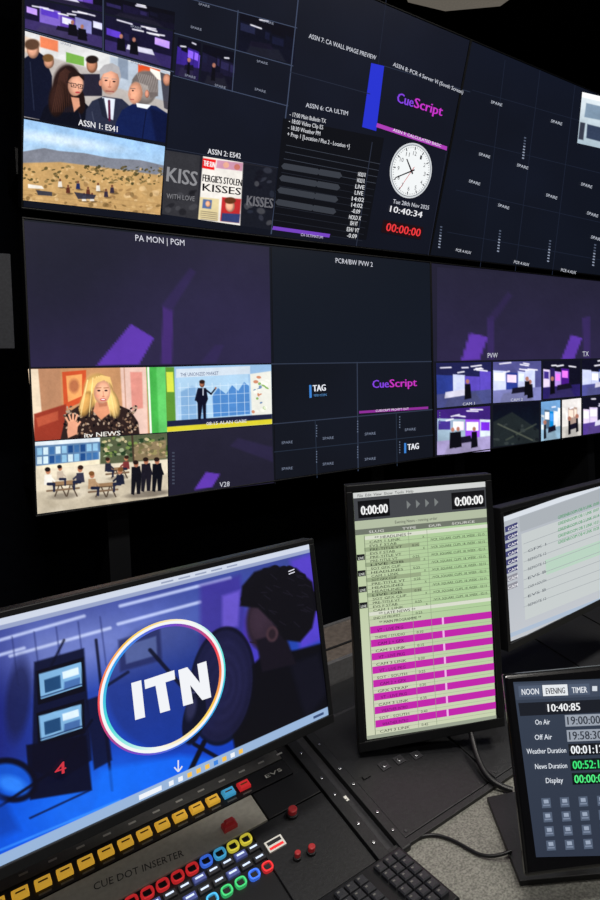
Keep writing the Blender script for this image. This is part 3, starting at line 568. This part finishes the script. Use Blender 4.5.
# ============================================================ PORTRAIT MONITOR
fp=rect_frame((-.1312,1.2625,-.2044),.2314,-.0275);w=.3121;h=.535
e=monitor('portrait_monitor',fp,w,h,.013,.03,bottom=.02)
p=Pic(fp);q=[(353,493),(485,481.5),(496,718),(367,739)]
t=p.tile(q,2);t.gv((180,198,158),(198,208,174));t.ell(470,560,60,90,(162,202,144),0,1.4,.7);t.ell(380,700,60,60,(206,208,188),0,1.4,.6);t.done(.0005)
def PQ(a,b):
    q_=np.array(q);return tuple((q_[0]*(1-a)+q_[1]*a)*(1-b)+(q_[3]*(1-a)+q_[2]*a)*b)
def R(a0,a1,b0,b1,c): p.poly([PQ(a0,b0),PQ(a1,b0),PQ(a1,b1),PQ(a0,b1)],c)
def T(s,a0,a1,b,hh,c,bold=.3): p.txt(s,PQ(a0,b),PQ(a1,b),hh,c,bold=bold)
R(0,1,0,.022,(206,208,206));R(0,1,.022,.115,(66,68,72));R(0,1,.115,.15,(176,186,160));R(0,1,.15,.172,(110,116,104))
R(.03,.27,.035,.105,(10,10,12));R(.74,.99,.035,.105,(10,10,12));T('0:00:00',.05,.25,.09,9,(240,240,240),.8);T('0:00:00',.76,.97,.09,9,(240,240,240),.8)
for k,x in enumerate((.4,.47,.54,.61)): p.poly([PQ(x,.05),PQ(x+.03,.068),PQ(x,.085)],(120,124,124))
T('File  Edit  View  Show  Tools  Help',.03,.45,.017,2.8,(50,50,50),0);T('Evening News - running order',.3,.62,.138,3,(60,60,60),0);T('SLUG          TYPE       DUR      SOURCE',.1,.9,.166,2.4,(220,220,215),0)
rows=22;r0=.18;rh=(.52-r0)/rows
for k in range(rows):
    b=r0+k*rh;hh=rh
    if k in(3,7,11,15): R(.06,.48,b,b+hh*.95,(150,166,130))
    if k in(0,20): R(.07,1,b,b+hh*.95,(214,218,202));T('** '+random.choice(['HEADLINES','LATE NEWS'])+' **',.14,.42,b+hh*.8,2.7,(40,44,40),.3);continue
    p.line(PQ(.07,b+hh),PQ(1,b+hh),.35,(132,146,118))
    e_=random.random()*.08
    T(random.choice(['PRE-TITLE VT','CAM 1 LINK','HEADLINES','SOT GFX CLIP','END OF PROMPT','EVS F STAB','LIVE OB']),.1,.28+e_,b+hh*.78,2.4,(34,40,30),.15)
    if k%2==0: T('/VCR_SQUARE_CLIPS_18_WEEK - 02:15',.56,.97,b+hh*.78,2.3,(44,50,38),.1)
    if k%3==0: T('0:25',.42,.47,b+hh*.78,2.3,(44,50,38),.1)
    elif k%3==1: T('X',.5,.515,b+hh*.78,2.3,(44,50,38),.1)
T('** MAIN PROGRAMME **',.14,.46,.537,2.8,(40,44,40),.3)
for k in range(8):
    b=.547+k*.0545;R(.07,1,b,b+.029,(190,36,168));T(random.choice(['VT - LIVE PKG','WEATHER INTRO','TITLES STING','CAM 2 + GFX']),.12,.32,b+.021,3,(60,10,60),0);R(.62,.635,b,b+.029,(236,180,230))
    T(random.choice(['SOT - SOUTH','CAM 3 LINK','GFX STRAP','THEME / STUDIO']),.1,.33,b+.049,2.6,(40,46,36),.1);p.line(PQ(.07,b+.042),PQ(1,b+.042),.3,(150,162,136));T('0:%02d'%(k*5+10),.42,.47,b+.049,2.5,(44,50,38),.1)
for k,bb in enumerate((.25,.315,.38,.445)): R(.0,.06,bb,bb+.024,(24,26,26));T('LIVE',.008,.05,bb+.019,2.6,(220,224,216),.2)
p.line(PQ(.065,.175),PQ(.065,.985),.6,(110,122,98));p.line(PQ(.54,.175),PQ(.54,.985),.4,(132,146,118));p.line(PQ(.4,.175),PQ(.4,.985),.4,(132,146,118))
R(0,1,.985,1,(150,158,140));p.obj(e)
m=Mesh();m.box(.12,.19,-.52,-.12,-.085,-.061,'plastic',.005);m.box(.07,.24,-.53,-.52,-.15,-.04,'plastic',.003);m.obj('stand',e,.002)
# ============================================================ RIGHT MONITOR
fr=rect_frame((.1941,1.3873,-.2907),.7275,-.0155);w=.56;h=.32
e=monitor('desktop_monitor',fr,w,h,.011,.03,bottom=.016)
p=Pic(fr);t=p.tile([(503,517),(612,479),(613,600),(509,642)],2.5);t.gv((176,182,190),(190,194,200));t.done(.0005)
p.poly([(503,517),(612,479),(612,484),(503,522)],(214,220,228));p.poly([(519,517),(560,503),(612,484.5),(612,500),(520,532)],(168,174,180));p.poly([(521,534),(612,502),(612,585),(525,620)],(196,202,202));p.poly([(545,560),(612,536),(612,550),(546,575)],(182,208,190))
for k in range(8):
    y=528+k*8.4;p.poly([(504.5,y-1),(517,y-6),(517.4,y-.5),(505,y+4.6)],(60,62,112) if k<6 else (140,140,150));p.txt('CAM',(506,y+2.4),(515.6,y-1.4),3,(236,236,240),bold=.4)
for k in range(5): p.txt('GREENROOM OB %d LINK 10:%02d'%(k,k*7),(556,519+k*6.2),(597,504+k*6.2),3.2,(40,150,80),bold=.3)
for k in range(8): p.line((523,544+k*9),(612,511+k*9),.5,(160,166,170))
for k in range(7): p.txt(random.choice(['CAM 4 SOUTH','EVS B','REMOTE 12','GFX 1']),(526,552+k*9),(544,545+k*9),2.8,(90,96,104),bold=.1)
p.line((508,636),(612,595),4,(170,186,206));p.obj(e)
arm(e,.30,.44,.52)
# ============================================================ TOUCH-SCREEN TIMER
S=1.2
ft=rect_frame((.1127*S,.8367*S,-.4002*S),.0981,-.3209);w=.235*S;h=.23*S
e=empty('touchscreen_timer',ft.M);m=Mesh();m.box(0,w,-h,0,-.014,0,'gloss',.004);m.box(.01,w-.01,-h+.01,-.01,-.022,-.014,'metal',.0);m.obj('housing',e,.003)
p=Pic(ft);t=p.tile([(513,682),(672,676),(672,854),(536,857)],4);t.gv((52,62,78),(44,52,68));t.done(.0008)
p.poly([(514,684),(672,677),(672,693),(516,700)],(62,72,90))
def btn(x0,x1,s,c,tc):
    f_=lambda x:-.035*(x-515)
    p.poly([(x0,686+f_(x0)),(x1,686+f_(x1)),(x1+1,697+f_(x1)),(x0+1,697+f_(x0))],c);p.txt(s,(x0+3,694.5+f_(x0)),(x1-3,694.5+f_(x1)),6,tc,bold=.4)
btn(518,541,'NOON',(78,90,110),(226,230,236));btn(542,567,'EVENING',(226,230,234),(30,34,44));btn(568,589,'TIMER',(78,90,110),(226,230,236))
p.poly([(592,686),(597,686),(597,691),(592,691)],(210,216,224));p.poly([(518,703),(606,699),(607,712),(520,716)],(22,26,34));p.txt('10:40:85',(547,711),(579,709.6),7.6,(240,242,244),bold=.6)
for s,y,v,c,x1 in(('On Air',724,'19:00:00',(120,128,140),549),('Off Air',739,'19:58:30',(120,128,140),551),('Weather Duration',753,'00:01:12',(240,244,248),565),('News Duration',768,'00:52:10',(60,230,120),566),('Display',782,'00:00:00',(80,240,130),562)):
    ww=len(s)*2.45;p.txt(s,(x1-ww,y),(x1,y-ww*.035),5.2,(224,230,238),bold=.2)
    x2=566+(y-724)*.12;p.poly([(x2-1.5,y-9),(x2+36,y-10.4),(x2+37,y+1.0),(x2-.5,y+2.6)],(10,14,20) if c[0]!=120 else (150,158,170));p.txt(v,(x2+.5,y),(x2+33,y-1.2),8.2,c if c[0]!=120 else (50,56,66),bold=.6)
for r in range(4):
    for k in range(6):
        x=541+k*18.5+r*1.5;y=798+r*14-k*.8;p.poly([(x,y),(x+9,y-.4),(x+10,y+9.5),(x+1,y+10)],(82,94,114));p.poly([(x+2.2,y+1.5),(x+7,y+1.3),(x+7.6,y+5),(x+2.8,y+5.3)],(150,162,182));p.poly([(x+1.8,y+6.4),(x+8.6,y+6.1),(x+8.7,y+7.6),(x+2,y+7.9)],(120,132,154))
p.obj(e)
# ============================================================ DESK / CONSOLE
yd=.70;u=np.array([math.cos(yd),math.sin(yd),0]);b_=np.array([-math.sin(yd),math.cos(yd),0]);Pn=np.array([-.073,1.037,-.80]);sl=math.radians(12.6)
fd=Frame(Pn,u,b_)
fc=Frame(Pn,u,b_*math.cos(sl)+np.array([0,0,math.sin(sl)]))
desk=empty('control_desk',fd.M)
m=Mesh();m.box(-1.7,2.4,-.55,.0,-.035,-.001,'desk');m.box(-1.7,2.4,-.565,-.55,-.04,-.001,'alu');m.obj('desktop',desk,.002)
m=Mesh();m.box(-1.7,2.4,.0,.60,-.06,-.012,'metal');m.obj('equipment_bay',desk)
m=Mesh()
for x in(-1.6,-.5,.7,2.2): m.box(x,x+.04,-.45,.55,-.749,-.06,'plastic')
m.box(-1.7,2.4,.50,.53,-.749,-.06,'plastic');m.obj('legs',desk,.002)
led=empty('rear_desk_ledge',fd.M)
m=Mesh();m.box(-1.7,2.4,.62,.85,.0,.035,'wood');m.box(-1.7,2.4,.605,.62,-.02,.045,'alu');m.box(-1.7,2.4,.85,.862,-.02,.04,'alu');m.box(-1.7,2.4,.70,.708,.035,.039,'metal');m.obj('top',led,.001)
m=Mesh()
for x in(-1.6,-.5,.7,2.2): m.box(x,x+.04,.64,.83,-.749,.0,'plastic')
m.obj('supports',led,.001)
con=empty('control_console',fc.M);con.parent=desk;con.matrix_parent_inverse=desk.matrix_world.inverted()
m=Mesh();m.box(.012,2.3,.002,.34,-.004,.0,'shelf');m.obj('blank_panels',con)
m=Mesh()
for x0 in np.arange(.055,2.2,.235):
    m.box(x0,x0+.23,.012,.33,0,.004,'metal',.001)
    for xx,yy in((.01,.022),(.22,.022),(.01,.32),(.22,.32)): m.cyl(x0+xx,yy,.003,.004,.0052,'shelf',10)
m.box(.012,2.3,-.004,.008,-.0,.008,'metal');m.obj('bay_covers',con,.0008)
m=Mesh();m.box(-1.6,-.002,.002,.34,-.01,.002,'metal');m.obj('console_base',con)
m=Mesh()
for x0,x1 in((-.012,.010),(.032,.050)):
    m.box(x0,x1,-.01,.345,.0,.012,'metal',.002)
    for y in (.03,.075,.15,.195,.27,.315): m.cyl((x0+x1)/2,y,.0032,.012,.014,'chrome',10)
m.obj('rails',con,.001)
def Lc(x,y): return fc.loc((x,y))
ys=(Lc(228,798)[1]+Lc(106,857)[1])/2
m=Mesh()
m.box(-1.3,-.035,ys-.022,ys+.018,.002,.008,'plastic',.001)
m.box(-1.3,-.035,ys+.022,ys+.05,.002,.007,'strip',.001);m.box(-1.3,-.035,ys+.053,ys+.085,.002,.006,'plastic',.001)
for k in range(30): m.box(-1.2+k*.04,-1.2+k*.04+.012,ys+.033,ys+.037,.007,.0073,'white')
m.obj('strip_panel',con,.0005)
m=Mesh();L_=[(18,897),(41,887),(65,876),(86,865),(106,857),(126,847),(145,838),(163,829),(180,822),(196,813),(212,806),(228,798),(243,791)]
xs=np.array([Lc(*q_)[0] for q_ in L_]);fit=np.polyfit(np.arange(13),xs,1)
for k in range(-8,13):
    x=np.polyval(fit,k);w_=abs(fit[0])*.36;kk='cyan' if k==11 else 'red' if k==12 else 'amber'
    m.box(x-w_,x+w_,ys-.009,ys+.008,.008,.015,kk,.002);m.box(x-w_*.6,x+w_*.6,ys-.002,ys+.001,.015,.0152,'inka')
    m.box(x-w_*.8,x+w_*.8,ys-.018,ys-.0145,.008,.0083,'strip')
m.obj('amber_buttons',con,.0006)
def ctext(name,st,p0,p1,h,k,z):
    v,f=textgeo(st);a=Lc(*p0);b=Lc(*p1);d=b-a;o=np.zeros((len(v),3));n=np.array([-d[1],d[0]])/np.linalg.norm(d);o[:,:2]=a+v[:,:1]*d+v[:,1:2]*n*h;o[:,2]=z
    mm=Mesh();mm.add(o,f,k);return mm.obj(name,con)
row1=[Lc(*q_) for q_ in((147,897),(162,888),(177,880),(192,873),(205,866),(219,860),(234,853),(248,846))];row2=[Lc(*q_) for q_ in((196,905),(209,900),(223,895),(238,891),(252,888),(265,883))]
yy=float(np.mean([a[1] for a in row1]));y2=float(np.mean([a[1] for a in row2]));xf=np.polyfit(np.arange(8),[a[0] for a in row1],1);dx=xf[0]
print('yy',yy,'y2',y2,'ys',ys,'dx',dx,'xf',xf,Lc(139,875))
yt=yy+.014;xr=Lc(262,815)[0];x0r=np.polyval(xf,7)+.012
m=Mesh();m.box(-1.3,xr,yt+.002,ys-.024,.002,.0075,'silver',.001);m.box(xr+.002,-.014,yt+.002,ys-.024,.002,.007,'plastic',.001)
q_=Lc(229,831);m.box(q_[0]-.012,q_[0]+.012,q_[1]-.008,q_[1]+.008,.0075,.016,'dred',.002);m.box(q_[0]-.008,q_[0]+.008,q_[1]-.003,q_[1]+.006,.016,.022,'dred',.002)
m.obj('label_panel',con,.0005)
ctext('panel_label','CUE DOT INSERTER',(94,895),(184,860),.013,'ink',.0079)
m=Mesh();m.box(-1.3,x0r,.004,yt,.002,.0065,'plastic',.001);m.box(x0r+.002,-.014,.004,yt,.002,.0065,'metal',.001)
y2=min(y2,yy-.055);y2=max(y2,.012)
cols=['red','red','red','red','blue','cyan','yellow','yellow'];c2=['green','green','green','cyan','green','green','blue','red']
rr=min(.0095,dx*.42)
for k in range(-6,8):
    x=np.polyval(xf,k);m.ring(x,yy,rr,.0026,.0065,.012,cols[k] if k>=0 else 'red');m.box(x-rr*.6,x+rr*.6,yy-rr*.6,yy+rr*.6,.0065,.0105,'ink',.001)
    m.ring(x+.006,y2,rr*.92,.0026,.0065,.012,c2[k%8]);m.box(x+.006-rr*.55,x+.006+rr*.55,y2-rr*.55,y2+rr*.55,.0065,.0105,'ink',.001)
    for j in range(2):
        y=yy+(y2-yy)*(j+1)/3;s_=dx*.42;m.box(x+.003-s_,x+.003+s_,y-.0062,y+.0062,.0065,.0115,'keyb' if (k+j)%3==0 else 'key',.001);m.box(x+.003-s_*.65,x+.003+s_*.65,y-.001,y+.0025,.0115,.0118,'keyl')
m.obj('talkback_keys',con,.0003)
m=Mesh()
for x,y,r in((292,818,.008),(311,856,.006),(297,862,.005)):
    q_=Lc(x,y);m.cyl(q_[0],q_[1],r*1.4,.004,.012,'metal',18);m.cyl(q_[0],q_[1],r,.012,.020,'dred',18,.001)
q_=Lc(276,848);m.box(q_[0]-.017,q_[0]+.014,q_[1]-.010,q_[1]+.012,.0065,.0095,'white');m.box(q_[0]-.014,q_[0]+.011,q_[1]-.007,q_[1]-.002,.0095,.0098,'red');m.box(q_[0]-.014,q_[0]+.011,q_[1]+.002,q_[1]+.009,.0095,.0098,'ink')
m.obj('guarded_switches',con,.0003)
ctext('maker_label','EVS',(266,784),(282,776),.008,'white',.0125)
m=Mesh();q_=Lc(342,803);m.box(q_[0]-.012,q_[0]+.012,q_[1]-.006,q_[1]+.006,.004,.0052,'white');m.box(q_[0]-.009,q_[0]+.009,q_[1]-.003,q_[1]-.001,.0052,.0055,'ink');m.box(q_[0]-.009,q_[0]+.005,q_[1]+.001,q_[1]+.003,.0052,.0055,'ink')
for x,y in((399,762),(416,757),(384,768)):
    q_=Lc(x,y);m.box(q_[0]-.010,q_[0]+.010,q_[1]-.010,q_[1]+.010,.004,.006,'shelf');m.cyl(q_[0],q_[1],.007,.006,.009,'chrome',16,.001);m.cyl(q_[0],q_[1],.0055,.009,.0095,'ink',14)
for x,y in((352,785),(366,779)):
    q_=Lc(x,y);m.box(q_[0]-.008,q_[0]+.008,q_[1]-.004,q_[1]+.004,.004,.007,'plastic')
m.obj('sockets',con,.0002)
# keyboard
kc=fd.loc((400,853));ke=empty('keyboard');ke.matrix_world=fd.M@Matrix.Translation((kc[0],kc[1],0))
m=Mesh();m.box(-.44,0,-.145,0,.0,.014,'plastic',.003);m.obj('case',ke,.002)
m=Mesh()
for j in range(6):
    for i in range(22):
        if i in(14,18): continue
        x=-.43+i*.0192;y=-.021-j*.0205;m.box(x,x+.0162,y-.0085,y+.0085,.014,.021,'key',.002);m.box(x+.003,x+.007,y+.001,y+.004,.021,.0212,'strip')
m.obj('keys',ke)
# timer stand
tb=Mesh();A_=[fd.loc((487,801)),fd.loc((560,786)),fd.loc((610,878)),fd.loc((520,886))];tb.prism(A_,.0,.008,'metal',.001)
ts=empty('timer_stand',fd.M);tb.obj('foot',ts,.001)
c0=fd.loc((570,830));tb=Mesh();tb.box(c0[0]-.03,c0[0]+.03,c0[1]-.01,c0[1]+.004,.008,.10,'metal',.001);tb.obj('upright',ts,.001)
def dk(x,y,z=.006): q_=fd.loc((x,y));return (q_[0],q_[1],z)
ce=empty('desk_cable',fd.M);tube('lead',[dk(408,848,.004),dk(420,835,.003),dk(445,836,.003),dk(470,852,.003),dk(490,862,.003),dk(512,858,.012)],.0028,'plastic',ce)
ce=empty('power_cable',fc.M)
def ck(x,y,z=.01): q_=fc.loc((x,y));return (q_[0],q_[1],z)
tube('lead',[ck(466,738,.05),ck(470,752,.03),ck(478,774,.015),ck(492,790,.012),ck(512,796,.012)],.006,'plastic',ce)
# ============================================================ ROOM SHELL
un=np.array([math.cos(.671),math.sin(.671),0]);bn=np.array([-math.sin(.671),math.cos(.671),0])
fr_=Frame((0,0,-CZ),un,bn);RM=fr_.M;HT=3.55
def room(name,x0,x1,y0,y1,z0,z1,k):
    m=Mesh();m.box(x0,x1,y0,y1,z0,z1,k);o=m.obj(name);o.matrix_world=RM;return o
room('floor',-2.6,6.6,-3.1,3.1,-.1,0,'carpet');room('ceiling',-2.6,6.6,-3.1,3.1,HT,HT+.1,'ceil')
room('wall_display_side',-2.6,6.6,3.0,3.1,0,HT,'wall');room('wall_rear',-2.6,6.6,-3.1,-3.0,0,HT,'wallg');room('wall_left',-2.6,-2.5,-3.0,3.0,0,HT,'wall');room('wall_right',6.5,6.6,-3.0,3.0,0,HT,'wallg')
room('baseboard_display_side',-2.5,6.5,2.985,3.0,0,.1,'metal')
dm=empty('display_mount_frame',RM);m=Mesh()
for x in(.6,1.9,2.5,3.8): m.box(x,x+.08,2.72,2.985,.0,3.2,'plastic')
m.box(.35,4.1,2.74,2.98,1.2,1.3,'plastic');m.box(.35,4.1,2.74,2.98,2.4,2.5,'plastic');m.obj('uprights',dm)
def lamp(x,y,w_,d_,en):
    e=empty('ceiling_light',RM@Matrix.Translation((x,y,HT)));m=Mesh();m.box(-w_/2,w_/2,-d_/2,d_/2,-.03,-.002,'alu');m.box(-w_/2+.02,w_/2-.02,-d_/2+.02,d_/2-.02,-.034,-.03,'lamp');m.obj('fitting',e)
    l=bpy.data.lights.new('lamp','AREA');l.shape='RECTANGLE';l.size=w_;l.size_y=d_;l.energy=en;l.color=(1,.95,.88);o=bpy.data.objects.new('lamp',l);sc.collection.objects.link(o);o.parent=e;o.location=(0,0,-.05)
lamp(.3,.2,1.2,.3,62);lamp(2.6,.3,1.2,.3,55);lamp(0,-1.8,1.2,.3,30)
fce=Frame((0,0,HT-CZ),un,bn)
A_=[fce.loc(q_) for q_ in((398,-25),(540,-25),(500,4),(445,9),(408,0))]
m=Mesh();m.prism(A_,-.012,-.001,'ceilw');o=m.obj('lit_ceiling_patch');o.matrix_world=fce.M  # patch cut to the lit area of the ceiling, its brightness is self-emitted
fs=Frame(fB.P+fB.U*(-.17)+fB.N*.05,fB.U,fB.V)
e=empty('loudspeaker',fs.M);m=Mesh();m.box(-.16,.125,-.46,-.14,-.16,0,'speaker',.0);m.cyl(-.01,-.35,.08,0,.006,'metal',28,.003);m.cyl(-.01,-.22,.03,0,.006,'metal',24,.003);o=m.obj('cabinet',e,.03);o.modifiers['bev'].segments=5
m=Mesh();m.box(-.06,-.01,-.40,-.2,-.42,-.16,'metal');m.obj('bracket',e)
wd=bpy.data.worlds.new('world');sc.world=wd;wd.use_nodes=True;wd.node_tree.nodes['Background'].inputs[0].default_value=(.02,.022,.03,1);wd.node_tree.nodes['Background'].inputs[1].default_value=1
